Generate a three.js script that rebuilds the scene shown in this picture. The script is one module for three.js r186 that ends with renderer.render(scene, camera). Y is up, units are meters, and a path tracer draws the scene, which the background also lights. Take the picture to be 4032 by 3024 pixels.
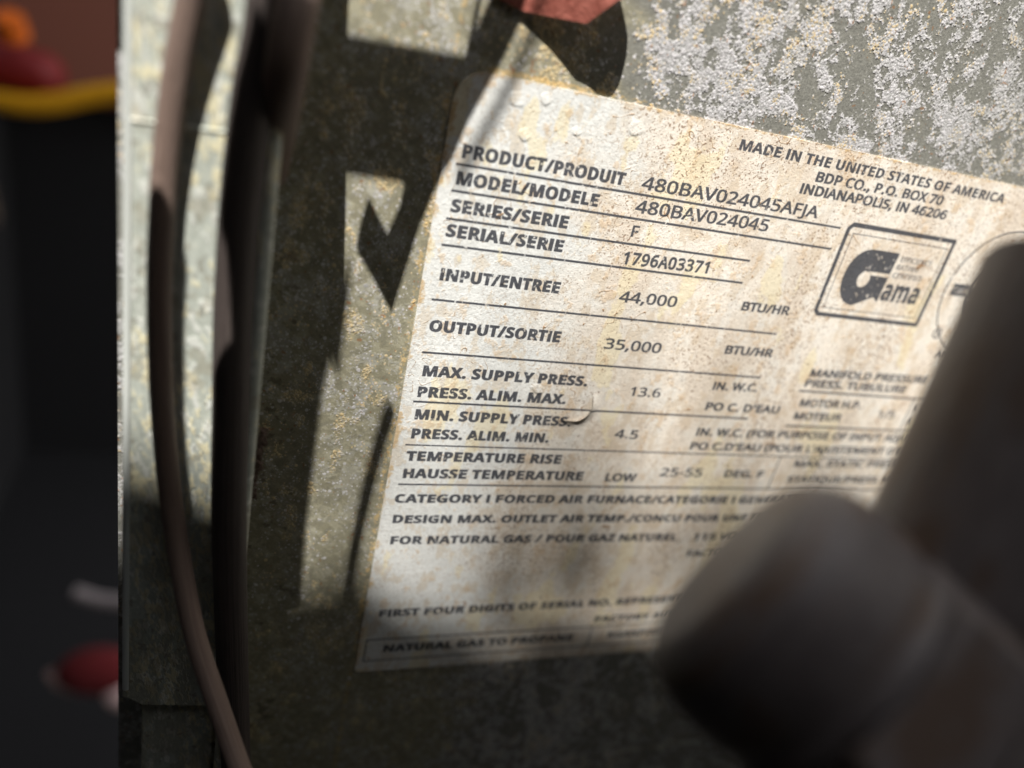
import * as THREE from 'three';
import { RoundedBoxGeometry } from 'three/addons/geometries/RoundedBoxGeometry.js';
import { mergeGeometries, mergeVertices, toCreasedNormals } from 'three/addons/utils/BufferGeometryUtils.js';

// ------------------------------------------------------------------ camera, sky, sun, exposure
// World: the panel that carries the label is the plane z = 0, x to the right and y up along the label, z towards the viewer, metres.
const F = 3000.63, W0 = 4032, H0 = 3024, CAM_Z = 0.122;              // lens and distance, measured from the label's rules
const D1 = [0.933693, 0.058681, 0.353234], D2 = [-0.211634, 0.886179, 0.412188], DN = [-0.288841, -0.459613, 0.839838];
const scene = new THREE.Scene();
const camera = new THREE.PerspectiveCamera(2 * Math.atan(H0 / 2 / F) * 180 / Math.PI, W0 / H0, 0.004, 20);
camera.position.set(0, 0, CAM_Z);
{
  const m = new THREE.Matrix4().makeBasis(new THREE.Vector3(D1[0], -D2[0], -DN[0]), new THREE.Vector3(-D1[1], D2[1], DN[1]), new THREE.Vector3(-D1[2], D2[2], DN[2]));
  camera.quaternion.setFromRotationMatrix(m);
}
camera.focus = 0.138;
camera.userData.fStop = camera.getFocalLength() / 2 / 2.1;           // a lens opening of about 4 mm
const renderer = new THREE.WebGLRenderer();
renderer.toneMapping = THREE.LinearToneMapping;
renderer.toneMappingExposure = 2.1;
renderer.shadowMap.enabled = true;
renderer.shadowMap.type = THREE.PCFSoftShadowMap;

{ // hazy bright sky, plain round the horizon
  const w = 64, h = 32, d = new Float32Array(w * h * 4);
  for (let j = 0; j < h; j++) for (let i = 0; i < w; i++) {
    const e = Math.sin(((j + 0.5) / h - 0.5) * Math.PI), k = (j * w + i) * 4, up = Math.max(0, e);
    d[k] = e > 0 ? 0.90 - 0.12 * up : 0.16; d[k + 1] = e > 0 ? 0.88 - 0.08 * up : 0.15; d[k + 2] = e > 0 ? 0.88 : 0.13; d[k + 3] = 1;
  }
  const sky = new THREE.DataTexture(d, w, h, THREE.RGBAFormat, THREE.FloatType);
  sky.mapping = THREE.EquirectangularReflectionMapping; sky.magFilter = THREE.LinearFilter; sky.needsUpdate = true;
  scene.background = sky; scene.environment = sky;
  scene.backgroundIntensity = scene.environmentIntensity = 0.72;
}
const SUN_A = 0.5, SUN_B = 2.1;                                      // towards the sun: (-a, b, 1)
const sun = new THREE.DirectionalLight(0xfffbf6, 5);
sun.position.set(-SUN_A, SUN_B, 1).multiplyScalar(0.6);
sun.castShadow = true; sun.shadow.radius = 1; sun.shadow.mapSize.set(4096, 4096);
Object.assign(sun.shadow.camera, { left: -0.6, right: 0.6, top: 0.6, bottom: -0.6, near: 0.01, far: 3 });
scene.add(sun, sun.target);

// ------------------------------------------------------------------ helpers
const V = (x, y, z) => new THREE.Vector3(x, y, z);
function ray(px, py) {
  const u = (px - W0 / 2) / F, v = (py - H0 / 2) / F, dot = (a) => u * a[0] + v * a[1] + a[2];
  return [dot(D1), -dot(D2), -dot(DN)];
}
function at(px, py, z) { const r = ray(px, py), t = (z - CAM_Z) / r[2]; return V(r[0] * t, r[1] * t, z); }      // where the ruler of the photograph meets the plane z
function deep(px, py, t) { const r = ray(px, py); return V(r[0] * t, r[1] * t, CAM_Z + r[2] * t); }
function rng(s) { return () => { s |= 0; s = s + 0x6D2B79F5 | 0; let t = Math.imul(s ^ s >>> 15, 1 | s); t = t + Math.imul(t ^ t >>> 7, 61 | t) ^ t; return ((t ^ t >>> 14) >>> 0) / 4294967296; }; }
function hash(x, y, s) { let h = Math.imul(x, 374761393) ^ Math.imul(y, 668265263) ^ Math.imul(s, 2147483647 ^ 1274126177); h = Math.imul(h ^ h >>> 13, 1274126177); return ((h ^ h >>> 16) >>> 0) / 4294967296; }
function noise(x, y, s) {
  const ix = Math.floor(x), iy = Math.floor(y); let fx = x - ix, fy = y - iy; fx = fx * fx * (3 - 2 * fx); fy = fy * fy * (3 - 2 * fy);
  const a = hash(ix, iy, s), b = hash(ix + 1, iy, s), c = hash(ix, iy + 1, s), d = hash(ix + 1, iy + 1, s);
  return a + (b - a) * fx + (c - a) * fy + (a - b - c + d) * fx * fy;
}
function fbm(x, y, s, n = 4, g = 0.5) { let v = 0, a = 1, t = 0; for (let i = 0; i < n; i++) { v += a * noise(x, y, s + i * 17); t += a; a *= g; x = x * 2.03 + 11.7; y = y * 2.03 + 5.3; } return v / t; }
const ss = (a, b, x) => { const t = Math.min(1, Math.max(0, (x - a) / (b - a))); return t * t * (3 - 2 * t); };
const mix3 = (a, b, t) => { a[0] += (b[0] - a[0]) * t; a[1] += (b[1] - a[1]) * t; a[2] += (b[2] - a[2]) * t; };
function bytesTexture(w, h, data, srgb) {
  const t = new THREE.DataTexture(data, w, h, THREE.RGBAFormat); if (srgb) t.colorSpace = THREE.SRGBColorSpace;
  t.magFilter = THREE.LinearFilter; t.wrapS = t.wrapT = THREE.RepeatWrapping; t.needsUpdate = true; return t;
}
function floatTexture(w, h, f) {
  const d = new Float32Array(w * h * 4); for (let i = 0; i < w * h; i++) { d[i * 4] = d[i * 4 + 1] = d[i * 4 + 2] = f[i]; d[i * 4 + 3] = 1; }
  const t = new THREE.DataTexture(d, w, h, THREE.RGBAFormat, THREE.FloatType); t.magFilter = THREE.LinearFilter; t.wrapS = t.wrapT = THREE.RepeatWrapping; t.needsUpdate = true; return t;
}
// maps for a sheet of w0 x h0 millimetres from (x0, y0): paint(x, y, c) sets the sRGB colour c (0-255), returns [height 0..1, roughness 0..1, metalness 0..1]
function sheetMaps(w, h, x0, y0, w0, h0, paint) {
  const col = new Uint8Array(w * h * 4), rm = new Uint8Array(w * h * 4), bump = new Float32Array(w * h), c = [0, 0, 0];
  for (let j = 0; j < h; j++) for (let i = 0; i < w; i++) {
    const k = j * w + i, r = paint(x0 + (i + 0.5) / w * w0, y0 + (j + 0.5) / h * h0, c);
    for (let q = 0; q < 3; q++) col[k * 4 + q] = Math.max(0, Math.min(255, c[q])); col[k * 4 + 3] = 255;
    bump[k] = r[0]; rm[k * 4] = 255; rm[k * 4 + 1] = r[1] * 255; rm[k * 4 + 2] = r[2] * 255; rm[k * 4 + 3] = 255;
  }
  const rough = bytesTexture(w, h, rm, false);
  return { map: bytesTexture(w, h, col, true), bumpMap: floatTexture(w, h, bump), roughnessMap: rough, metalnessMap: rough };
}
// uv of every vertex from its x and y (or y and z on faces turned sideways), in the sheet's own rectangle of millimetres
function planUV(g, x0, y0, w0, h0) {
  const p = g.attributes.position, uv = new Float32Array(p.count * 2);
  for (let i = 0; i < p.count; i++) { uv[i * 2] = ((p.getX(i) + p.getZ(i) * 0.7) * 1000 - x0) / w0; uv[i * 2 + 1] = (p.getY(i) * 1000 - y0) / h0; }
  g.setAttribute('uv', new THREE.BufferAttribute(uv, 2)); return g;
}
const names = new Map();
function numbered(n) { const k = names.get(n) ?? 0; names.set(n, k + 1); return k ? n + '_' + String(k).padStart(3, '0') : n; }
function mesh(name, g, m, parent) { const o = new THREE.Mesh(g, m); o.name = parent ? name : numbered(name); o.castShadow = o.receiveShadow = true; (parent ?? scene).add(o); return o; }
function tag(o, label, category, group) { o.userData.label = label; o.userData.category = category; if (group) o.userData.group = group; return o; }
function thing(name, label, category, pos = V(0, 0, 0), group) { const o = new THREE.Group(); o.name = numbered(name); o.position.copy(pos); scene.add(o); return tag(o, label, category, group); }
function box(x0, x1, y0, y1, z0, z1) { return new THREE.BoxGeometry(x1 - x0, y1 - y0, z1 - z0).translate((x0 + x1) / 2, (y0 + y1) / 2, (z0 + z1) / 2); }
function plate(points, z, t, bevel = 0, holes = []) {                              // a flat sheet cut to an outline (metres), t thick, its face at z
  const s = new THREE.Shape(points.map((p) => new THREE.Vector2(p[0], p[1])));
  for (const h of holes) s.holes.push(new THREE.Path(h.map((p) => new THREE.Vector2(p[0], p[1]))));
  return new THREE.ExtrudeGeometry(s, { depth: t - 2 * bevel, bevelEnabled: bevel > 0, bevelThickness: bevel, bevelSize: bevel, bevelOffset: -bevel, bevelSegments: 3, curveSegments: 16 }).translate(0, 0, z - t + bevel);
}
function tube(pts, radius, seg = 160, radial = 28) { return new THREE.TubeGeometry(new THREE.CatmullRomCurve3(pts, false, 'centripetal'), seg, radius, radial, false); }

// ------------------------------------------------------------------ materials of the sheet steel
const PANEL = [0, -170, 240, 240];
// loose grains of corrosion: jittered cells, each grain a tilted little dome; returns [height, tone]
const G2 = [0, 0];
function grains(x, y, per, seed, dens) {
  const X = x * per, Y = y * per, ix = Math.floor(X), iy = Math.floor(Y); let h = 0, tone = 0;
  for (let b = -1; b <= 1; b++) for (let a = -1; a <= 1; a++) {
    const cx = ix + a, cy = iy + b, q = hash(cx, cy, seed); if (q > dens) continue;
    const jx = hash(cx, cy, seed + 1), jy = hash(cx, cy, seed + 2), dx = X - cx - jx, dy = Y - cy - jy, r = 0.38 + 0.42 * hash(cx, cy, seed + 3), d = (dx * dx + dy * dy) / (r * r);
    if (d >= 1) continue;
    const v = (1 - d) * (0.5 + 0.5 * jx) * (1 + 1.1 * ((jy - 0.5) * dx + (q / dens - 0.5) * dy) / r);
    if (v > h) { h = v; tone = hash(cx, cy, seed + 4); }
  }
  G2[0] = h; G2[1] = tone; return G2;
}
const panelMaps = sheetMaps(2048, 2048, ...PANEL, (x, y, c) => {
  const right = ss(50, 62, x + 9 * (noise(y * 0.35, x * 0.1, 5) - 0.5)), far = ss(108, 150, x + 24 * (noise(x * 0.1, y * 0.1, 8) - 0.5)), low = ss(-62, -100, y);
  const cluster = fbm(x * 0.17 + 0.06 * y, y * 0.11, 21, 3), mid = fbm(x * 0.62, y * 0.55, 31, 4, 0.62), fine = fbm(x * 2.6, y * 2.4, 41, 3, 0.6), grit = noise(x * 7.3, y * 7.1, 51);
  c[0] = 138; c[1] = 134; c[2] = 113;                                                             // dull zinc
  mix3(c, [122, 122, 117], right * 0.85);
  const blotch = ss(0.50, 0.62, fbm(x * 0.9 + 0.5 * y, y * 0.8, 26, 3, 0.6) + (grit - 0.5) * 0.1) * (1 - right); mix3(c, [184, 180, 158], blotch * 0.35);
  mix3(c, [112, 110, 98], ss(0.52, 0.62, fbm(x * 0.8 - 0.4 * y, y * 0.7, 27, 3, 0.6)) * (1 - right) * 0.3);
  const v = ((fine - 0.5) * 34 + (grit - 0.5) * 20) * (0.45 + 0.55 * right) + (mid - 0.5) * 18; c[0] += v; c[1] += v; c[2] += v * 0.95;
  const field = mid * 0.75 + cluster * 0.55 + (fine - 0.5) * 0.3 - 0.14 - 0.035 * far;
  const film = ss(0.50, 0.585, field + (grit - 0.5) * 0.05) * (right + (1 - right) * 0.45) * (1 - 0.6 * low);  // thin white bloom
  mix3(c, [176, 177, 176], film * (0.75 - 0.25 * far));
  const warm = ss(0.5, 0.66, fbm(x * 0.2, y * 0.16, 61, 3)) * (0.28 + 0.4 * (1 - right));
  const yl = ss(0.59, 0.68, fbm(x * 0.3 + 7, y * 0.2, 81, 3) * 0.7 + mid * 0.3 + 0.14 * ss(12, 4, Math.hypot((x - 45) * 0.7, y + 3))) * (1 - right * 0.8);
  const dens = Math.min(0.85, (right * (0.03 + 0.97 * ss(0.465, 0.56, field)) + (1 - right) * (0.06 + 0.18 * ss(0.45, 0.6, field) + 0.5 * yl)) * (1 - 0.35 * far) * (1 - 0.5 * low));
  let h = 0;
  const g1 = grains(x, y, 1.8, 111, dens * (0.22 + 0.68 * right + 0.4 * yl)), h1 = g1[0], t1 = g1[1];
  if (h1 > 0) { const k = [154 + 62 * t1, 154 + 61 * t1, 155 + 66 * t1]; mix3(k, [216, 186, 126], (t1 * 7 % 1 < warm + 0.5 * yl) ? 0.75 : 0.05); mix3(c, k, ss(0.02, 0.3, h1) * (0.85 - 0.3 * far)); h = h1; }
  const g2 = grains(x, y, 3.3, 131, dens), h2 = g2[0], t2 = g2[1];
  if (h2 > 0) { const k = [146 + 74 * t2, 146 + 73 * t2, 147 + 78 * t2]; mix3(k, [214, 184, 128], (t2 * 5 % 1 < warm + 0.5 * yl) ? 0.7 : 0.05); mix3(c, k, ss(0.02, 0.3, h2) * (0.8 - 0.25 * far)); h = Math.max(h, h2 * 0.6); }
  mix3(c, [176, 160, 118], yl * 0.3);
  // rust creeping along the label's upper edge and its left edge, and in freckles
  const edge = Math.max(Math.exp(-Math.pow((y + 6.1) / 0.7, 2)) * ss(33, 36, x) * ss(100, 44, x), 0.75 * Math.exp(-Math.pow((x - 29.8) / 0.9, 2)));
  const rust = ss(0.45, 0.65, edge * 0.7 + (fine - 0.5) * 0.7 + (mid - 0.5) * 0.5);
  mix3(c, [190, 156, 98], rust * 0.6);
  const speck = ss(0.82, 0.88, fbm(x * 1.5, y * 1.2, 91, 2)); mix3(c, [142, 88, 50], speck * 0.5);
  const dirt = ss(0.66, 0.76, fbm(x * 0.4, y * 0.4, 101, 4, 0.6)) * ss(22, 12, x) * ss(-20, -50, y); mix3(c, [84, 76, 64], dirt * 0.6);
  const height = (0.22 * fine + 0.14 * grit) * (0.5 + 0.5 * right) + film * 0.16 + h * (0.14 + 0.28 * right + 0.4 * yl * (1 - right));
  return [height, 0.6 - 0.26 * ss(0.1, 0.6, h) * (1 - rust), 0.12 * (1 - rust)];
});
const panelMat = new THREE.MeshStandardMaterial({ ...panelMaps, bumpScale: 0.00022, roughness: 1, metalness: 1 });

const POST = [-22, -160, 40, 190];
const postMaps = sheetMaps(640, 2048, ...POST, (x, y, c) => {
  const sx = x + y * 0.12, big = fbm(x * 0.12, y * 0.05, 201, 3), mid = fbm(sx * 1.1, y * 0.42, 211, 4, 0.62), fine = fbm(sx * 2.2, y * 1.0, 221, 3, 0.6), grit = noise(x * 6, y * 5, 231);
  c[0] = 174; c[1] = 179; c[2] = 169;
  const v = (mid - 0.5) * 34 + (fine - 0.5) * 34 + (grit - 0.5) * 12; c[0] += v; c[1] += v; c[2] += v;
  const yel = ss(0.56, 0.66, mid * 0.6 + fine * 0.4 + (big - 0.5) * 0.35); mix3(c, [214, 202, 160], yel * 0.65);
  const white = ss(0.60, 0.70, fbm(sx * 1.1 + 9, y * 0.5, 241, 3, 0.6)); mix3(c, [222, 223, 216], white * 0.6);
  const scratch = ss(0.955, 0.985, 1 - Math.abs(noise(x * 1.3 + y * 0.35, y * 0.05, 251) * 2 - 1)) * ss(0.5, 0.6, big); mix3(c, [214, 205, 170], scratch * 0.6);
  const low = ss(0.70, 0.78, fbm(x * 0.9, y * 0.7, 261, 3)); mix3(c, [120, 116, 104], low * 0.5);
  const grimeShade = ss(0.44, 0.52, fbm(x * 0.35, y * 0.25, 271, 4, 0.6) + 0.22 * ss(-66, -84, y) - 0.16 + (grit - 0.5) * 0.1); mix3(c, [136, 128, 108], grimeShade * 0.35);  // grime patches, thickened low down to stand in for the shade there
  return [fine * 0.4 + grit * 0.15 + yel * 0.35 + white * 0.4, 0.55 - 0.15 * white, 0.1 * (1 - yel)];
});
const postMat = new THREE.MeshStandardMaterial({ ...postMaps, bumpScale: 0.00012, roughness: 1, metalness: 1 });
const darkSteel = new THREE.MeshStandardMaterial({ color: 0x262320, roughness: 0.8, metalness: 0.1 });
const nearBlack = new THREE.MeshStandardMaterial({ color: 0x0b0a0b, roughness: 0.95 });  // near-black base colour of the inner walls
const brightSteel = new THREE.MeshStandardMaterial({ color: 0xd6d6d0, roughness: 0.6, metalness: 0.05 });
const darkPaint = new THREE.MeshStandardMaterial({ color: 0x2a2825, roughness: 0.75 });

// ------------------------------------------------------------------ the furnace casing
const HP = 0.013;                                                      // the corner post stands this far in front of the panel
const casing = thing('furnace_casing', 'galvanised steel furnace casing with a pitted back panel and a bright flat corner post', 'furnace casing');
mesh('back_panel', planUV(new THREE.BoxGeometry(0.356, 0.36, 0.0012, 1, 1, 1).translate(0.162, -0.095, -0.0006), ...PANEL), panelMat, casing);
{
  // corner post: flat face, rounded right bend that drops to the panel, chamfered lower left corner
  const xl = at(485, 1400, HP).x, xr = at(1062, 1000, HP).x, yb = at(485, 2740, HP).y, yc = at(560, 2778, HP), t = 0.0009;
  const face = plate([[xl, 0.06], [xl, yb], [yc.x, yc.y], [xr - 0.0016, yc.y - 0.002], [xr - 0.0016, 0.06]], HP, t, 0.00025);
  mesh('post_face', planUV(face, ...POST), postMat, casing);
  const arc = []; for (let i = 0; i <= 10; i++) { const a = i / 10 * Math.PI / 2; arc.push(V(xr - 0.0016 + 0.0016 * Math.sin(a), 0, HP - 0.0016 + 0.0016 * Math.cos(a))); }
  arc.push(V(xr, 0, 0));
  const pos = [], idx = [], ys = [0.06, -0.02, -0.07, -0.12, -0.16, -0.23];
  ys.forEach((y, j) => arc.forEach((p) => pos.push(p.x, y, p.z)));
  const n = arc.length; for (let j = 0; j + 1 < ys.length; j++) for (let i = 0; i + 1 < n; i++) idx.push(j * n + i, (j + 1) * n + i, j * n + i + 1, j * n + i + 1, (j + 1) * n + i, (j + 1) * n + i + 1);
  const g = new THREE.BufferGeometry(); g.setAttribute('position', new THREE.Float32BufferAttribute(pos, 3)); g.setIndex(idx); g.computeVertexNormals();
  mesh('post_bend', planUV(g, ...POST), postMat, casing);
  const hem = new THREE.CylinderGeometry(0.0014, 0.0014, 0.29, 24).translate(xr - 0.0011, -0.085, HP + 0.0019);
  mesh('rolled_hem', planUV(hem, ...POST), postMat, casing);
  // rolled lip down the free left edge
  const lip = new THREE.CylinderGeometry(0.0006, 0.0006, 0.06 - yb - 0.0015, 14).translate(xl + 0.0005, (0.06 + yb + 0.0015) / 2, HP - 0.00035);
  mesh('rolled_lip', lip, new THREE.MeshStandardMaterial({ color: 0xc4c8c2, roughness: 0.5, metalness: 0.1 }), casing);
  // a raised seam across the post near the top
  const s0 = at(500, 470, HP), s1 = at(960, 530, HP);
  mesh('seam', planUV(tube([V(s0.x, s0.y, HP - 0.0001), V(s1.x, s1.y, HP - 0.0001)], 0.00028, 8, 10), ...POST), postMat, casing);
  // a lower ledge of the post, in the dark
  const l0 = at(560, 2900, 0.009), l1 = at(850, 3012, 0.009);
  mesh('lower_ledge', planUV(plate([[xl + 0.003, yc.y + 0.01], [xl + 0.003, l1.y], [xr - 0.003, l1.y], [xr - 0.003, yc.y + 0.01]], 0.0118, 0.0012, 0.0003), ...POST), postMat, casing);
}
mesh('side_wall', box(-0.382, -0.38, -1.0, 1.2, -1.45, 0.0), nearBlack, casing);
mesh('left_cheek', box(-0.3825, -0.3805, -1.0, 1.2, 0.0005, 0.448), darkSteel, casing);  // unseen wall, added to close off light from the left
mesh('rear_wall', box(-0.38, 0.34, -1.0, 1.0, -1.452, -1.45), nearBlack, casing);
mesh('right_wall', box(0.251, 0.253, -1.0, 0.8, 0.0002, 0.448), brightSteel, casing);  // unseen wall, set close and light-coloured to bounce sunlight
mesh('bounce_plate', box(0.172, 0.1735, 0.04, 0.4, 0.0004, 0.26), brightSteel, casing);  // added unseen plate that bounces sunlight into the upper shadows
mesh('floor_pan', box(-0.384, 0.34, -1.002, -1.0, -1.452, 0.45), nearBlack, casing);
mesh('partition', box(-0.0135, -0.0125, -1.0, 1.0, -0.3, -0.002), nearBlack, casing);

// ------------------------------------------------------------------ the rating label
const LX0 = 30.5, LY0 = -132.8, LW = 166, LH = 126.2, TW = 2048, TH = 1557;
function printLabel() {
  const cv = document.createElement('canvas'); cv.width = TW; cv.height = TH;
  const g = cv.getContext('2d'), K = TW / LW; g.fillStyle = '#fff'; g.fillRect(0, 0, TW, TH); g.fillStyle = g.strokeStyle = '#000';
  const X = (x) => (x - LX0) * K, Y = (y) => (LY0 + LH - y) * K;
  const text = (s, x0, y0, x1, y1, cap, font, heavy = 0) => {             // drawn letter by letter; the I of this type is a plain stem
    g.save(); g.font = font; const bold = font.startsWith('bold'), mono = font.includes('mono'), sy = cap * K / 71.4;
    const ws = [...s].map((ch) => (ch === 'I' && !mono ? (bold ? 31 : 27) : g.measureText(ch).width)), w = ws.reduce((p, q) => p + q, 0);
    g.translate(X(x0), Y(y0)); g.rotate(Math.atan2(Y(y1) - Y(y0), X(x1) - X(x0))); g.scale((X(x1) - X(x0)) / w, sy);
    let at0 = 0; g.lineWidth = heavy; g.lineJoin = 'round';
    [...s].forEach((ch, k) => {
      if (ch === 'I' && !mono) { const t = (bold ? 15.5 : 9) + heavy; g.fillRect(at0 + ws[k] / 2 - t / 2, -71.4 - heavy / 2, t, 71.4 + heavy); }
      else { g.fillText(ch, at0, 0); if (heavy) g.strokeText(ch, at0, 0); }
      at0 += ws[k];
    });
    g.restore();
  };
  const B = 'bold 100px sans-serif', R = '100px sans-serif', M = '100px monospace';
  for (const [s, a, b, c, d, cap = 2.05, f = B, hv = 6.5] of [
    ['PRODUCT/PRODUIT', 33.29, -19.87, 62.99, -19.91], ['MODEL/MODELE', 33.12, -24.2, 59.23, -24.24], ['SERIES/SERIE', 33.15, -28.76, 54.62, -28.8],
    ['SERIAL/SERIE', 33.12, -32.98, 54.78, -33.1], ['INPUT/ENTREE', 33.36, -40.72, 56.12, -40.78], ['OUTPUT/SORTIE', 33.17, -50.37, 58.77, -50.39],
    ['MAX. SUPPLY PRESS.', 33.36, -59.25, 66.95, -59.2], ['PRESS. ALIM. MAX.', 33.13, -63.55, 63.4, -63.4], ['480BAV024045AFJA', 66.47, -20.02, 105.33, -19.9, 2.2, R, 5],
    ['480BAV024045', 66.48, -24.2, 95.46, -23.9, 2.2, R, 5], ['F', 66.8, -28.58, 68.5, -28.56, 2.0, R, 5], ['1796A03371', 66.7, -33.75, 85.98, -33.5, 2.2, M, 8],
    ['44,000', 68.39, -41.1, 81.01, -40.95, 2.1, R, 5], ['35,000', 68.0, -50.84, 80.85, -50.89, 2.1, R, 5], ['BTU/HR', 95.6, -40.1, 107.49, -40.0, 1.75, R, 9],
    ['BTU/HR', 95.38, -49.7, 107.42, -49.6, 1.75, R, 9], ['13.6', 76.56, -60.75, 84.02, -60.7, 2.0, R, 5], ['4.5', 76.38, -70.7, 82.0, -70.75, 2.0, R, 5],
    ['MIN. SUPPLY PRESS.', 33.4, -68.3, 65.83, -68.4], ['PRESS. ALIM. MIN.', 33.39, -72.45, 62.01, -72.38], ['TEMPERATURE RISE', 33.4, -77.45, 66.0, -77.35],
    ['HAUSSE TEMPERATURE', 33.15, -81.4, 72.08, -81.35], ['LOW', 77.12, -81.44, 84.73, -81.38, 1.85, R, 9], ['25-55', 90.32, -79.95, 101.36, -79.87, 2.1, R, 5],
    ['DEG. F', 106.94, -79.83, 117.91, -79.9, 1.8, R, 9], ['CATEGORY I FORCED AIR FURNACE/CATEGORIE I GENERATEUR', 32.54, -87.25, 136.4, -87.05, 1.9],
    ["DESIGN MAX. OUTLET AIR TEMP./CONCU POUR UNE TEMP. MAX.", 32.76, -92.23, 139.2, -92.3, 1.9], ['FOR NATURAL GAS / POUR GAZ NATUREL', 33.07, -97.5, 100.89, -97.7, 1.9],
    ['115 VOLTS', 105.18, -97.79, 124.5, -97.76, 1.9, R, 9], ['FACTORY', 105.2, -102.6, 120.0, -102.7, 1.8, R, 9],
    ['FIRST FOUR DIGITS OF SERIAL NO. REPRESENT', 33.51, -116.95, 109.4, -116.7, 1.9], ['FACTORY AUTH.', 86.18, -121.95, 112.5, -121.8, 1.8],
    ['NATURAL GAS TO PROPANE', 35.88, -127.2, 82.22, -127.4, 1.95], ['KGANP2601', 91.26, -127.34, 109.44, -127.3, 1.9, R, 9],
    ['IN. W.C.', 95.7, -58.1, 107.22, -57.9, 1.75, R, 9], ["PO C. D'EAU", 95.63, -63.0, 115.22, -62.87, 1.75, R, 9],
    ['IN. W.C. (FOR PURPOSE OF INPUT ADJUSTMENT)', 95.69, -69.3, 170.5, -68.5, 1.75, R, 9], ["PO C.D'EAU (POUR L'AJUSTEMENT D'ENTREE)", 95.37, -72.85, 168.5, -72.35, 1.75, R, 9],
    ['MANIFOLD PRESSURE', 119.08, -53.35, 153.64, -52.85, 1.7, R, 9], ['PRESS. TUBULURE', 118.77, -55.85, 148.42, -55.65, 1.7, R, 9],
    ['MOTOR H.P.', 119.66, -60.75, 137.41, -60.45, 1.7, R, 9], ['MOTEUR', 119.51, -64.1, 132.98, -63.95, 1.7, R, 9], ['1/5', 143.22, -62.7, 148.58, -62.5, 2.0, R, 5],
    ['MAX. STATIC PRESS.', 125.27, -76.6, 158.5, -76.1, 1.7, R, 9], ['STATIQUE/PRESS. MAX.', 125.36, -81.1, 163.0, -80.5, 1.7, R, 9], ['K', 153.6, -60.3, 155.0, -60.3, 1.7, R, 9], ['A', 153.4, -64.0, 155.0, -64.0, 1.7, R, 9],
    ['ANSI', 152.07, -46.15, 159.6, -46.0, 1.5, R, 9], ['MADE IN THE UNITED STATES OF AMERICA', 83.08, -10.4, 150.05, -10.5, 1.8, B, 4],
    ['BDP CO., P.O. BOX 70', 101.64, -13.25, 134.3, -13.15, 1.75, R, 9], ['INDIANAPOLIS, IN 46206', 99.15, -15.83, 136.87, -15.86, 1.75, R, 9],
  ]) text(s, a, b, c, d, cap, f, hv);
  const rule = (x0, y0, x1, y1, w) => { g.lineWidth = w * K; g.beginPath(); g.moveTo(X(x0), Y(y0)); g.lineTo(X(x1), Y(y1)); g.stroke(); };
  for (const [y, x1, w = 0.4] of [[-21, 111.9], [-25.35, 111.7], [-30, 93.9], [-34.55, 94], [-44.4, 106.5], [-54.55, 106.7], [-64.6, 107.6], [-73.95, 190, 0.3], [-82.95, 190, 0.36]]) rule(32.8, y, x1, y, w);
  rule(118.2, -57, 190, -57, 0.42); rule(118.5, -65.9, 190, -65.6, 0.42); rule(152.15, -57, 152.15, -65.7, 0.28); rule(120.7, -74, 120.7, -83, 0.28);
  g.lineWidth = 0.3 * K; g.strokeRect(X(32.1), Y(-123.4), X(190) - X(32.1), Y(-129.6) - Y(-123.4)); rule(86.5, -123.4, 86.5, -129.6, 0.3);
  // the certification mark: framed square, a fat G with a notch, small lines of type, 'ama'
  const poly = (pts) => { g.beginPath(); pts.forEach(([x, y], i) => (i ? g.lineTo(X(x), Y(y)) : g.moveTo(X(x), Y(y)))); g.closePath(); };
  const gx = (u) => 113.9 + u * 28.3, gy = (v) => -19.9 - v * 19.1;
  g.lineJoin = 'round'; g.lineWidth = 0.9 * K; poly([[gx(0.03), gy(0)], [gx(1), gy(0)], [gx(1), gy(1)], [gx(0.03), gy(1)], [gx(0), gy(0.96)], [gx(0), gy(0.05)]]); g.stroke();
  g.lineWidth = 0.16 * K; g.strokeRect(X(gx(0.055)), Y(gy(0.09)), X(gx(0.955)) - X(gx(0.055)), Y(gy(0.92)) - Y(gy(0.09)));
  g.beginPath(); g.moveTo(X(gx(0.54)), Y(gy(0.22))); g.lineTo(X(gx(0.3)), Y(gy(0.22))); g.bezierCurveTo(X(gx(0.15)), Y(gy(0.24)), X(gx(0.12)), Y(gy(0.42)), X(gx(0.12)), Y(gy(0.55)));
  g.bezierCurveTo(X(gx(0.12)), Y(gy(0.74)), X(gx(0.2)), Y(gy(0.86)), X(gx(0.3)), Y(gy(0.86))); g.lineTo(X(gx(0.47)), Y(gy(0.74))); g.lineTo(X(gx(0.52)), Y(gy(0.79))); g.lineTo(X(gx(0.53)), Y(gy(0.50))); g.lineTo(X(gx(0.36)), Y(gy(0.50)));
  g.lineTo(X(gx(0.33)), Y(gy(0.46))); g.lineTo(X(gx(0.53)), Y(gy(0.46))); g.closePath(); g.fill();
  g.fillStyle = '#fff'; g.beginPath(); g.ellipse(X(gx(0.31)), Y(gy(0.555)), 1.55 * K, 1.75 * K, 0.25, 0, 7); g.fill(); g.fillStyle = '#000';
  text('EFFICIENCY', gx(0.57), gy(0.31), gx(0.88), gy(0.31), 1.1, R, 3); text('RATING', gx(0.56), gy(0.40), gx(0.78), gy(0.40), 1.1, R, 3); text('CERTIFIED', gx(0.56), gy(0.49), gx(0.85), gy(0.49), 1.1, R, 3);
  text('ama', gx(0.53), gy(0.76), gx(0.90), gy(0.76), 4.6, B, 4);
  // round seal beside it
  g.lineWidth = 0.34 * K; g.beginPath(); g.ellipse(X(160.6), Y(-30.2), 14.9 * K, 14.7 * K, 0, 0, 7); g.stroke(); g.fillRect(X(147.6), Y(-28.6), 26 * K, 2.7 * K);
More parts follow.
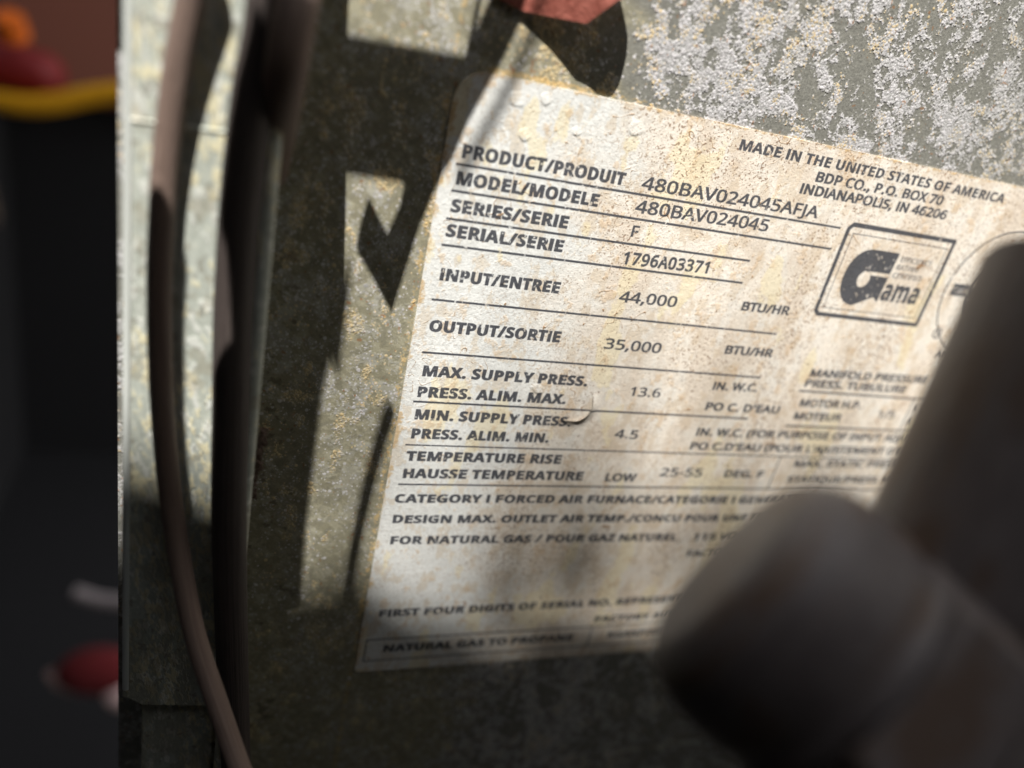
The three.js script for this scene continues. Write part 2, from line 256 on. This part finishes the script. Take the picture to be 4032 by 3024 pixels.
  g.fillStyle = '#fff'; text('CANADIAN', 148.4, -30.7, 156, -30.7, 1.3, R, 3); g.fillStyle = '#000'; g.beginPath(); g.ellipse(X(160.6), Y(-30.2), 8 * K, 8 * K, 0, 0, 7); g.fill();
  g.fillStyle = '#fff'; g.beginPath(); g.ellipse(X(160.6), Y(-30.2), 7.2 * K, 7.2 * K, 0, 3.3, 6.1); g.fill(); g.fillStyle = '#000'; g.beginPath(); g.ellipse(X(149.4), Y(-40.4), 1.1 * K, 1.1 * K, 0, 0, 7); g.stroke();
  text('R', 148.9, -40.9, 150, -40.9, 1.0, R); 
  return g.getImageData(0, 0, TW, TH).data;
}
const ink = printLabel();
const inkAt = (x, y) => { const i = Math.min(TW - 1, Math.max(0, Math.round((x - LX0) / LW * TW - 0.5))), j = Math.min(TH - 1, Math.max(0, Math.round((LY0 + LH - y) / LH * TH - 0.5))); return 1 - ink[(j * TW + i) * 4] / 255; };
const labelMaps = sheetMaps(TW, TH, LX0, LY0, LW, LH, (x, y, c) => {
  const big = fbm(x * 0.09 + 3, y * 0.07, 301, 3), mid = fbm(x * 0.45, y * 0.38, 311, 4, 0.6), fine = fbm(x * 2.1, y * 2.0, 321, 3, 0.6), grit = noise(x * 6.1, y * 6.3, 331), dot = noise(x * 3.7, y * 3.9, 341);
  const clean = ss(70, 46, x + 26 * (fbm(x * 0.06, y * 0.12, 351, 3) - 0.5) + 9 * (mid - 0.5));
  c[0] = 217; c[1] = 209; c[2] = 196;                                                             // grimed paper
  mix3(c, [209, 211, 208], clean * 0.9 + 0.25 * ss(0.5, 0.66, mid) * (1 - clean));                  // cleaner, bluish white
  mix3(c, [202, 189, 172], (1 - clean) * ss(0.45, 0.68, fbm(x * 0.25, y * 0.11, 361, 4)) * 0.7);    // pinkish brown runs
  const v = (fine - 0.5) * 26 + (grit - 0.5) * 10; c[0] += v; c[1] += v; c[2] += v;
  const tan = ss(0.56, 0.64, fbm(x * 0.5 + 21, y * 0.3, 377, 4, 0.62) + (grit - 0.5) * 0.08); mix3(c, [186, 166, 138], tan * (0.2 + 0.3 * fine));
  const yel = ss(0.655, 0.70, fbm(x * 0.16 + 40, y * 0.06, 371, 3) * 0.85 + mid * 0.2 + (fine - 0.5) * 0.06 - 0.02); mix3(c, [220, 206, 166], yel * 0.5);  // old water stains with an outline
  const rust = ss(0.64, 0.76, fbm(x * 0.36 + 9, y * 0.3, 381, 4, 0.62) + (fine - 0.5) * 0.25); mix3(c, [190, 160, 124], rust * 0.4);
  const rim = Math.max(Math.exp(-Math.pow((x - LX0) / 1.4, 2)), Math.exp(-Math.pow((y + 6.6) / 0.9, 2)), 0.8 * Math.exp(-Math.pow((y - LY0) / 1.8, 2)));
  mix3(c, [180, 148, 102], ss(0.48, 0.8, rim * 0.62 + (mid - 0.5) * 0.9 + (fine - 0.5) * 0.5) * 0.7);
  const specks = ss(0.78, 0.9, dot * (0.75 + 0.5 * big)) * (1 - clean * 0.75) + 0.6 * ss(0.86, 0.92, grit) * (1 - clean * 0.8) * mid; mix3(c, [104, 78, 58], Math.min(1, specks) * 0.6);
  // hair-like curls of dried film
  const curl = Math.abs(noise(x * 0.55 + 2.2 * noise(x * 0.3, y * 0.3, 391), y * 0.55 + 2.2 * noise(x * 0.3 + 9, y * 0.3, 392), 393) - 0.5);
  const hair = ss(0.018, 0.004, curl) * ss(0.56, 0.64, fbm(x * 0.22, y * 0.2, 394, 3)); mix3(c, [136, 98, 62], hair * 0.7);
  let bl = 0; for (const [bx, by, br] of [[41, -9.6, 1.7], [45.6, -8.6, 1.3], [62.6, -10.2, 1.9], [43.2, -14.6, 1.4], [52, -12.5, 1.0], [57, -60.5, 1.6]]) { const d = Math.hypot(x - bx, (y - by) * 1.25) / br * (0.8 + 0.5 * noise(x * 0.9, y * 0.9, 355)); if (d < 1.15) bl = Math.max(bl, ss(1.14, 0.7, d) * ss(-1.4, 0.8, (bx - x + by - y) / br)); }
  const lifted = ss(0.70, 0.80, fbm(x * 1.8, y * 1.6, 398, 2)) * ss(0.45, 0.6, mid);
  const p = inkAt(x, y) * (1 - 0.75 * lifted) * (0.93 - 0.12 * grit); mix3(c, [52, 54, 60], p);
  const puff = fbm(x * 0.16, y * 0.05, 399, 2);
  return [0.22 * fine + 0.10 * grit + 0.28 * mid + hair * 0.25 + rust * 0.1 + 1.1 * puff + 0.5 * bl, 0.55 + 0.2 * (1 - clean), 0];
});
const labelMat = new THREE.MeshStandardMaterial({ ...labelMaps, metalnessMap: null, metalness: 0, roughness: 1, bumpScale: 0.00022 });
{
  const label = thing('rating_label', 'stained white paper rating label with black printed product data, stuck on the steel panel', 'label');
  const s = new THREE.Shape(), x0 = LX0 / 1000, x1 = (LX0 + LW) / 1000, y0 = LY0 / 1000, y1 = (LY0 + LH) / 1000, r = 0.0052, q = 0.0015;
  s.moveTo(x0 + q, y0); s.lineTo(x1 - r, y0); s.absarc(x1 - r, y0 + r, r, -Math.PI / 2, 0); s.lineTo(x1, y1 - r); s.absarc(x1 - r, y1 - r, r, 0, Math.PI / 2);
  s.lineTo(x0 + r, y1); s.absarc(x0 + r, y1 - r, r, Math.PI / 2, Math.PI); s.lineTo(x0, y0 + q); s.absarc(x0 + q, y0 + q, q, Math.PI, Math.PI * 1.5);
  const g = new THREE.ExtrudeGeometry(s, { depth: 0.0003, bevelEnabled: false, curveSegments: 20 }).translate(0, 0, -0.00005);
  const uv = g.attributes.uv, p = g.attributes.position; for (let i = 0; i < p.count; i++) uv.setXY(i, (p.getX(i) * 1000 - LX0) / LW, (p.getY(i) * 1000 - LY0) / LH);
  mesh('paper', g, labelMat, label);
  // a blister in the paper: its torn lip stands up in an arc
  const c0 = at(2335, 1545, 0), c1 = at(2322, 1600, 0), c2 = at(2275, 1645, 0), c3 = at(2190, 1648, 0);
  const cur = new THREE.CatmullRomCurve3([c0, c1, c2, c3]), pos = [], uvs = [], idx = [], N = 40, M = 8;
  for (let i = 0; i <= N; i++) {
    const t = i / N, P = cur.getPoint(t), T = cur.getTangent(t), side = V(T.y, -T.x, 0).normalize(), rise = Math.sin(Math.PI * Math.min(1, t * 0.96 + 0.02));
    for (let j = 0; j <= M; j++) {
      const k = j / M, off = (0.0024 * (k - 1) * (0.4 + 0.6 * rise)), z = 0.00028 + 0.0009 * rise * Math.pow(k, 1.8);
      const X = P.x - side.x * off * -1, Y = P.y - side.y * off * -1; pos.push(X, Y, z); uvs.push((X * 1000 - LX0) / LW, (Y * 1000 - LY0) / LH);
    }
  }
  for (let i = 0; i < N; i++) for (let j = 0; j < M; j++) { const a = i * (M + 1) + j, b = a + M + 1; idx.push(a, b, a + 1, a + 1, b, b + 1); }
  const f = new THREE.BufferGeometry(); f.setAttribute('position', new THREE.Float32BufferAttribute(pos, 3)); f.setAttribute('uv', new THREE.Float32BufferAttribute(uvs, 2)); f.setIndex(idx); f.computeVertexNormals();
  mesh('torn_blister', f, labelMat, label);
}

// ------------------------------------------------------------------ cables down the corner post
function jacket(colour, rough, seed, dust) {
  const m = sheetMaps(256, 512, 0, 0, 10, 40, (x, y, c) => {
    const a = fbm(x * 0.8, y * 0.7, seed, 4, 0.6), b = noise(x * 6, y * 5, seed + 9); const v = (a - 0.5) * 50 + (b - 0.5) * 18;
    c[0] = colour[0] + v; c[1] = colour[1] + v; c[2] = colour[2] + v; mix3(c, [150, 132, 112], dust * ss(0.55, 0.7, a)); return [a * 0.7 + b * 0.3, rough, 0];
  });
  for (const t of [m.map, m.bumpMap, m.roughnessMap]) t.repeat.set(1, 5);
  return new THREE.MeshStandardMaterial({ ...m, metalnessMap: null, metalness: 0, roughness: 1, bumpScale: 0.0001 });
}
const jacketMat = jacket([122, 103, 93], 0.6, 521, 0.25), darkJacket = jacket([68, 60, 57], 0.6, 541, 0.12);
const along = (list) => list.map(([x, y, z]) => at(x, y, z));
{
  const c = thing('thin_cable', 'thin brown cable down the middle of the corner post, bending away at the bottom', 'cable');
  mesh('cable_jacket', tube(along([[800, -260, 0.0165], [748, 0, 0.0158], [692, 300, 0.0152], [650, 660, 0.0147], [636, 880, 0.0147], [628, 1100, 0.0147], [634, 1500, 0.0148], [655, 1800, 0.015], [678, 2000, 0.0155], [708, 2200, 0.017], [768, 2500, 0.022], [866, 2800, 0.029], [955, 3050, 0.036], [1060, 3300, 0.045]]), 0.00168, 260), jacketMat, c);
}
{
  const c = thing('thick_cable', 'thick dark brown rubber cable running down the corner post beside the back panel', 'cable');
  mesh('cable_jacket', tube(along([[-1900, -2300, 0.0160], [200, -1500, 0.0158], [980, -980, 0.0158], [1085, -600, 0.0158], [1080, -250, 0.0158], [1066, -60, 0.0158], [1046, 130, 0.0158], [1006, 331, 0.0158], [974, 560, 0.0158], [944, 850, 0.0158], [926, 1100, 0.0158], [918, 1250, 0.0158], [910, 1600, 0.0158], [902, 2000, 0.016], [912, 2500, 0.0165], [930, 3020, 0.017], [945, 3400, 0.018]]), 0.0027, 260), darkJacket, c);
}
{
  const c = thing('brown_hose', 'brown hose coming down at the top between the thick cable and the back panel', 'hose');
  mesh('hose_wall', tube(along([[1300, -460, 0.002], [1255, -320, 0.0062], [1205, -140, 0.0145], [1172, 0, 0.0182], [1150, 120, 0.0192], [1128, 260, 0.0190], [1108, 390, 0.0165], [1088, 520, 0.0105], [1060, 680, 0.0030]]), 0.0026, 120), jacketMat, c);
}

// ------------------------------------------------------------------ copper-red tag at the top
{
  const t = thing('copper_tag', 'copper red bent metal tab standing off the panel above the label', 'metal tab');
  const maps = sheetMaps(512, 512, 20, -10, 60, 60, (x, y, c) => {
    const a = fbm(x * 0.5, y * 0.5, 601, 4, 0.6), b = fbm(x * 2.2, y * 2.4, 611, 3), d = noise(x * 7, y * 7, 621), v = (a - 0.5) * 56 + (b - 0.5) * 26 + (d - 0.5) * 10;
    c[0] = 166 + v; c[1] = 97 + v * 0.85; c[2] = 83 + v * 0.8; return [b * 0.6 + d * 0.4, 0.58, 0];
  });
  const m = new THREE.MeshStandardMaterial({ ...maps, metalnessMap: null, metalness: 0, roughness: 1, bumpScale: 0.00012, side: THREE.DoubleSide });
  // a ruled sheet: its free lower and right edge c, which curls away from the panel, and the root b above the picture
  const c = [at(1950, -12, 0.0004), at(2060, 45, 0.0005), at(2190, 70, 0.0019), at(2305, 93, 0.0036), at(2375, 42, 0.0049), at(2432, 0, 0.0062), V(0.0527, 0.0084, 0.0068), V(0.0534, 0.0115, 0.0075), V(0.0533, 0.0145, 0.0081), V(0.0531, 0.0172, 0.0085), V(0.0525, 0.021, 0.009), V(0.0494, 0.0265, 0.009)];
  const pos = [], idx = [], rows = 8, th = 0.0006, cols = []; let n = 0;
  const turned = new THREE.CatmullRomCurve3(c.slice(5));
  for (let i = 0; i < 5; i++) for (let k = 0; k < 8; k++) cols.push([c[i].clone().lerp(c[i + 1], k / 8), (i + k / 8) / (c.length - 1)]);
  for (let k = 0; k <= 48; k++) cols.push([turned.getPoint(k / 48), (5 + 6 * k / 48) / (c.length - 1)]);
  for (const [dz, flip] of [[th / 2, 0], [-th / 2, 1]]) {
    for (const [p, t] of cols) for (let r = 0; r <= rows; r++) { const b = V(0.0335 + 0.0105 * t, 0.010 + 0.020 * t, 0.0004 + 0.0066 * t), q = p.clone().lerp(b, r / rows); pos.push(q.x, q.y, q.z + dz); }
    for (let i = 0; i + 1 < cols.length; i++) for (let r = 0; r < rows; r++) { const a = n + i * (rows + 1) + r, b = a + rows + 1; flip ? idx.push(a, a + 1, b, a + 1, b + 1, b) : idx.push(a, b, a + 1, a + 1, b, b + 1); }
    n = pos.length / 3;
  }
  const half = n / 2; for (let i = 0; i + 1 < cols.length; i++) { const a = i * (rows + 1), b = a + rows + 1; idx.push(a, a + half, b, b, a + half, b + half); }
  const g = new THREE.BufferGeometry(); g.setAttribute('position', new THREE.Float32BufferAttribute(pos, 3)); g.setIndex(idx);
  const g2 = toCreasedNormals(g, 0.7); mesh('tab', planUV(g2, 20, -10, 60, 60), m, t);
}

// ------------------------------------------------------------------ dirt crust on the post's edge
{
  const R = rng(77), parts = [];
  for (let i = 0; i < 420; i++) {
    const k = R(), p = at(1030 - 66 * k + R() * R() * 34 * (0.4 + noise(k * 9, 1, 5)), 1690 + 330 * k, 0.0140 - R() * 0.005), g = mergeVertices(new THREE.IcosahedronGeometry(0.00014 + 0.0003 * R() * R(), 1).deleteAttribute('uv').deleteAttribute('normal'));
    const q = g.attributes.position, lx = 0.5 + R(), ly = 0.5 + 1.2 * R(); for (let j = 0; j < q.count; j++) { const f = 0.5 + R(); q.setXYZ(j, q.getX(j) * f * lx, q.getY(j) * f * ly, q.getZ(j) * f); } g.rotateZ(R() * 3); const g3 = g.toNonIndexed(); g3.computeVertexNormals(); parts.push(g3.translate(p.x, p.y, p.z));
  }
  tag(mesh('dirt_clump', mergeGeometries(parts), new THREE.MeshStandardMaterial({ color: 0x55443a, roughness: 0.7 })), 'crumbly dark dirt clump caught on the right edge of the corner post', 'dirt');
}

// ------------------------------------------------------------------ black fittings in front, out of focus
const ironMaps = sheetMaps(512, 512, 0, 0, 40, 40, (x, y, c) => { const a = fbm(x * 0.3, y * 0.3, 701, 4), b = noise(x * 3, y * 3, 711), v = (a - 0.5) * 40 + (b - 0.5) * 10; c[0] = 104 + v; c[1] = 96 + v; c[2] = 94 + v; mix3(c, [84, 62, 46], ss(0.5, 0.7, a) * 0.6); return [a * 0.6 + b * 0.4, 0.5, 0]; });
const iron = new THREE.MeshStandardMaterial({ ...ironMaps, metalnessMap: null, metalness: 0, roughness: 1, bumpScale: 0.0002 });
function lathe(profile, from, to, sides = 72) {                                    // profile of [radius, distance along the axis], from = start of the axis
  const g = new THREE.LatheGeometry(profile.map((p) => new THREE.Vector2(p[0], p[1])), sides), dir = to.clone().sub(from).normalize();
  return g.applyQuaternion(new THREE.Quaternion().setFromUnitVectors(V(0, 1, 0), dir)).translate(from.x, from.y, from.z);
}
{
  const z = 0.076, a = deep(2840, 2200, z), b = deep(4000, 3290, z - 0.006), r = 540 * z / F;
  const cap = []; for (let i = 0; i <= 16; i++) { const t = i / 16 * Math.PI / 2; cap.push([Math.max(1e-5, (r - 0.006) * Math.min(1, i / 4) + 0.006 * Math.sin(t)), 0.007 * (1 - Math.cos(t))]); }
  const c = thing('pipe_cap', 'large rounded black pipe cap in the lower right foreground, out of focus', 'pipe fitting');
  mesh('cap', lathe([...cap, [r, 0.011], [r * 0.97, 0.012], [r * 0.97, 0.0135], [r * 1.0, 0.0145]], a, b), iron, c);
  mesh('hex_collar', toCreasedNormals(lathe([[r * 0.9, 0.0150], [r * 1.06, 0.0151], [r * 1.12, 0.0160], [r * 1.12, 0.0235], [r * 1.06, 0.0244], [r * 0.85, 0.0246]], a, b, 6), 0.4), iron, c);
  mesh('pipe', lathe([[r * 0.84, 0.0240], [r * 0.84, 0.07]], a, b), iron, c);
}
{
  const z = 0.088, e0 = deep(3880, 985, z), e1 = deep(3380, 2110, z), ax = e1.clone().sub(e0), r = 400 * z / F;
  const side = V(...ray(3900, 1500)).normalize().cross(ax.clone().normalize()).normalize(), sgn = side.dot(V(1, 0, 0)) > 0 ? 1 : -1, s = e0.clone().addScaledVector(side, sgn * r), e = s.clone().add(ax);
  const c = thing('valve_body', 'black cylindrical valve body at the right edge of the picture, above the pipe cap', 'valve');
  mesh('body', lathe([[1e-5, 0], [r - 0.0012, 0], [r - 0.0004, 0.0004], [r, 0.0013], [r, 0.062]], s, e), iron, c);
}

tag(mesh('brown_tube', tube([deep(3500, 2075, 0.108), deep(3590, 2130, 0.107), deep(3760, 2260, 0.104), deep(4100, 2560, 0.098)], 0.0042, 40, 24), new THREE.MeshStandardMaterial({ color: 0x6e5c46, roughness: 0.5 })), 'dull brown tube between the pipe cap and the valve body, out of focus', 'tube');

// ------------------------------------------------------------------ far behind the free edge of the post
function blob(name, label, cat, g, colour, rough = 0.6) { return tag(mesh(name, g, new THREE.MeshStandardMaterial({ color: colour, roughness: rough })), label, cat); }
{
  const far = 1.1;
  blob('yellow_hose', 'yellow hose curving across the dark space left of the post', 'hose', tube([deep(-160, 380, far), deep(-20, 396, far), deep(110, 412, far), deep(220, 405, far), deep(330, 382, far), deep(440, 366, far), deep(560, 370, far)], 0.0145), 0xe8a818);
  const duct = deep(240, 60, 1.25); blob('brown_duct', 'reddish brown duct box behind the yellow hose', 'duct', new RoundedBoxGeometry(0.42, 0.30, 0.1, 4, 0.03).translate(duct.x, duct.y + 0.02, duct.z), 0x84503f);
  const red = deep(70, 262, 1.12); blob('red_canister', 'dark red canister above the yellow hose', 'canister', new THREE.CapsuleGeometry(0.034, 0.1, 8, 24).rotateZ(1.45).translate(red.x - 0.02, red.y, red.z), 0x7a100e);
  const or = deep(45, 105, 1.05); blob('orange_cap', 'small orange cap at the upper left edge of the picture', 'cap', new THREE.CylinderGeometry(0.018, 0.021, 0.028, 24).rotateX(0.5).translate(or.x, or.y, or.z), 0xe06a10);
  blob('grey_tube', 'grey tube end in the dark below the yellow hose', 'tube', tube([deep(300, 2335, 0.95), deep(390, 2362, 0.95), deep(560, 2378, 0.95)], 0.0085), 0x857c7a, 0.95);
  const rc = deep(385, 2640, 0.95); const k = thing('tap_handle', 'red tap handle with a pale rim low in the dark at the left', 'tap handle', rc);
  mesh('grip', new THREE.SphereGeometry(0.040, 32, 20).scale(1.15, 0.75, 0.7), new THREE.MeshStandardMaterial({ color: 0x560508, roughness: 0.95 }), k);
  mesh('lug', new THREE.SphereGeometry(0.02, 24, 16).scale(1.3, 0.9, 0.6).translate(0.034, -0.026, 0.022), new THREE.MeshStandardMaterial({ color: 0xcfb2ac, roughness: 0.9 }), k);
  mesh('rim', new THREE.TorusGeometry(0.040, 0.0085, 14, 40, Math.PI).rotateZ(Math.PI).scale(1.15, 0.8, 1), new THREE.MeshStandardMaterial({ color: 0xc8a8a0, roughness: 0.6 }), k);
}

// ------------------------------------------------------------------ added, unseen shapes above and before the frame that cast shade
const cast = (pts, h) => pts.map(([x, y]) => [(x - SUN_A * h * 1000) / 1000, (y + SUN_B * h * 1000) / 1000]);
{
  const b = thing('added_shade_plate', 'added steel plate out of view above the label, cut to shape the shade on the panel', 'bracket');  // added sheet, outlined so that it casts the rail and hook shade
  const h = 0.035;
  mesh('shade_plate', plate(cast([[11.5, -7.5], [31.6, -6.9], [32.8, -2.5], [34.3, 3.4], [38, 17], [45, 17], [39.1, 1.9], [36.5, -7], [33.6, -15.2], [32.2, -21], [30.4, -25.2], [28.6, -32.4], [27.6, -39.6], [26.7, -45.2], [26.4, -47.8], [21.8, -41.2], [19.3, -37.9], [19.6, -33.6], [20.2, -30.2], [22, -32.9], [24, -35.7], [25.4, -30.7], [25.6, -25.5], [11.5, -25.4]], h), h, 0.0009, 0, [cast([[34.8, -2.2], [35.3, -2.0], [38.6, 12], [37.4, 12]], h)]), darkSteel, b);
  mesh('shade_rod', tube([[31.9, 12], [31.9, 2.8], [31.6, -7]].map((p) => { const q = cast([p], 0.0345)[0]; return V(q[0], q[1], 0.0345); }), 0.00035, 10, 8), darkSteel, b);  // added rod for one thin line of shade
}
{
  const h = 0.07, q = (p) => { const c = cast([p], h)[0]; return V(c[0], c[1], h); };
  tag(mesh('added_rod', tube([[28.9, -67], [27.6, -78], [26.9, -88], [26.5, -96], [26.3, -125]].map(q), 0.0011, 60, 14), darkSteel), 'added thin dark steel rod out of view, placed to shade the left edge of the label', 'rod');  // added rod that casts the dark strip beside the label
tag(mesh('added_flap', plate(cast([[11.5, -37], [13.9, -40], [15.4, -43.4], [17.2, -46.4], [17.7, -44], [18.4, -39.5], [18.8, -44], [18.8, -62], [17.8, -58.5], [17.0, -57], [16.4, -64], [16.3, -75], [16.5, -90], [16.9, -112], [11.5, -112]], h), h, 0.0008), darkSteel), 'added narrow steel flap out of view, cut to shade the panel beside the post', 'metal flap');  // added sheet, cut to the dark strip beside the post
  tag(mesh('added_wire', tube([[46, 26], [41.2, 0], [39.0, -9], [35.9, -18], [33.8, -24]].map((p) => { const c = cast([p], 0.095)[0]; return V(c[0], c[1], 0.095); }), 0.00065, 40, 10), darkSteel), 'added thin wire out of view, placed to shade the upper left corner of the label', 'wire');  // added wire for a half-tone band of shade on the label
  const toSun = (p, z) => p.clone().add(V(-SUN_A, SUN_B, 1).multiplyScalar(z - p.z));
  tag(mesh('added_cable', tube(along([[637, 892, 0.0153], [629, 1100, 0.0153], [634, 1500, 0.0153], [655, 1800, 0.0155], [680, 2020, 0.016], [720, 2300, 0.018]]).map((p) => toSun(p, 0.05)), 0.0019, 80, 16), jacketMat), 'added slim brown cable out of view, placed sunward to shade the thin cable', 'cable');  // added caster, aligned to keep the lower thin cable in shade
  const band = [[1012, 60], [1048, 150], [1066, 331], [1056, 512], [1046, 700], [1028, 850], [1012, 1000], [1000, 1200], [994, 1400], [990, 1700], [985, 2100], [820, 2100], [825, 1700], [832, 1480], [872, 1440], [926, 1400], [914, 1200], [894, 1000], [852, 850], [870, 680], [896, 512], [932, 331], [984, 151]];
  tag(mesh('added_strap', plate(band.map(([x, y]) => { const p = toSun(at(x, y, 0.0185), 0.058); return [p.x, p.y]; }), 0.058, 0.0012), darkSteel), 'added tapering dark strap out of view, cut to shape the shade on the thick cable', 'strap');  // added caster, outlined from the shaded part of the thick cable
}
{
  const h = 0.45;
  tag(mesh('added_shade_panel', plate(cast([[-500, -95], [-60, -93], [-5, -97], [14.6, -107], [20, -106.5], [24.7, -104], [30.6, -110], [39.6, -115.4], [51.6, -119], [55, -123], [59, -126], [86.5, -131], [111, -135], [160, -143], [340, -165], [540, -180], [540, -1900], [-500, -1900]], h), h, 0.001), darkPaint), 'added dark panel behind the viewer, its top edge cut to shape the shade low on the label', 'door');  // added panel whose jagged top edge shapes the low shade
}

{ // an added, unseen bough, placed to cast soft dapples low on the label
  const h = 1.15, b = thing('added_bough', 'added leafy bough out of view, placed to dapple the lower label with soft shade', 'bough'), bark = new THREE.MeshStandardMaterial({ color: 0x4a3a2a, roughness: 0.9 });
  const leafMat = new THREE.MeshStandardMaterial({ color: 0x3f5a26, roughness: 0.7, side: THREE.DoubleSide });
  const q = (x, y) => { const c = cast([[x, y]], h)[0]; return V(c[0], c[1], h); };
  mesh('branch', tube([q(20, -180), q(60, -128), q(110, -112), q(170, -104)], 0.006, 40, 10), bark, b);
  mesh('twig', tube([q(88, -122), q(72, -106), q(60, -92)], 0.003, 30, 8), bark, b);
  const s = new THREE.Shape(); s.moveTo(0, 0); s.quadraticCurveTo(0.016, 0.02, 0, 0.06); s.quadraticCurveTo(-0.016, 0.02, 0, 0);
  const lg = new THREE.ExtrudeGeometry(s, { depth: 0.0004, bevelEnabled: false, curveSegments: 6 }).scale(0.6, 0.6, 1), R = rng(909);
  for (const [x, y, a] of [[38, -108, 0.3], [49, -117, -0.35], [62, -100, -0.5], [84, -108, 0.9], [104, -114, -0.2], [52, -130, 1.2], [120, -106, -0.5], [90, -128, 0.1]]) {
    const l = mesh('leaf', lg, leafMat, b); l.position.copy(q(x, y)); l.rotation.set(-0.9 + 0.5 * (R() - 0.5), 0.3 * (R() - 0.5), a * 2);
  }
}

scene.traverse((o) => { if (o.isMesh) o.castShadow = o.receiveShadow = true; });
renderer.render(scene, camera);
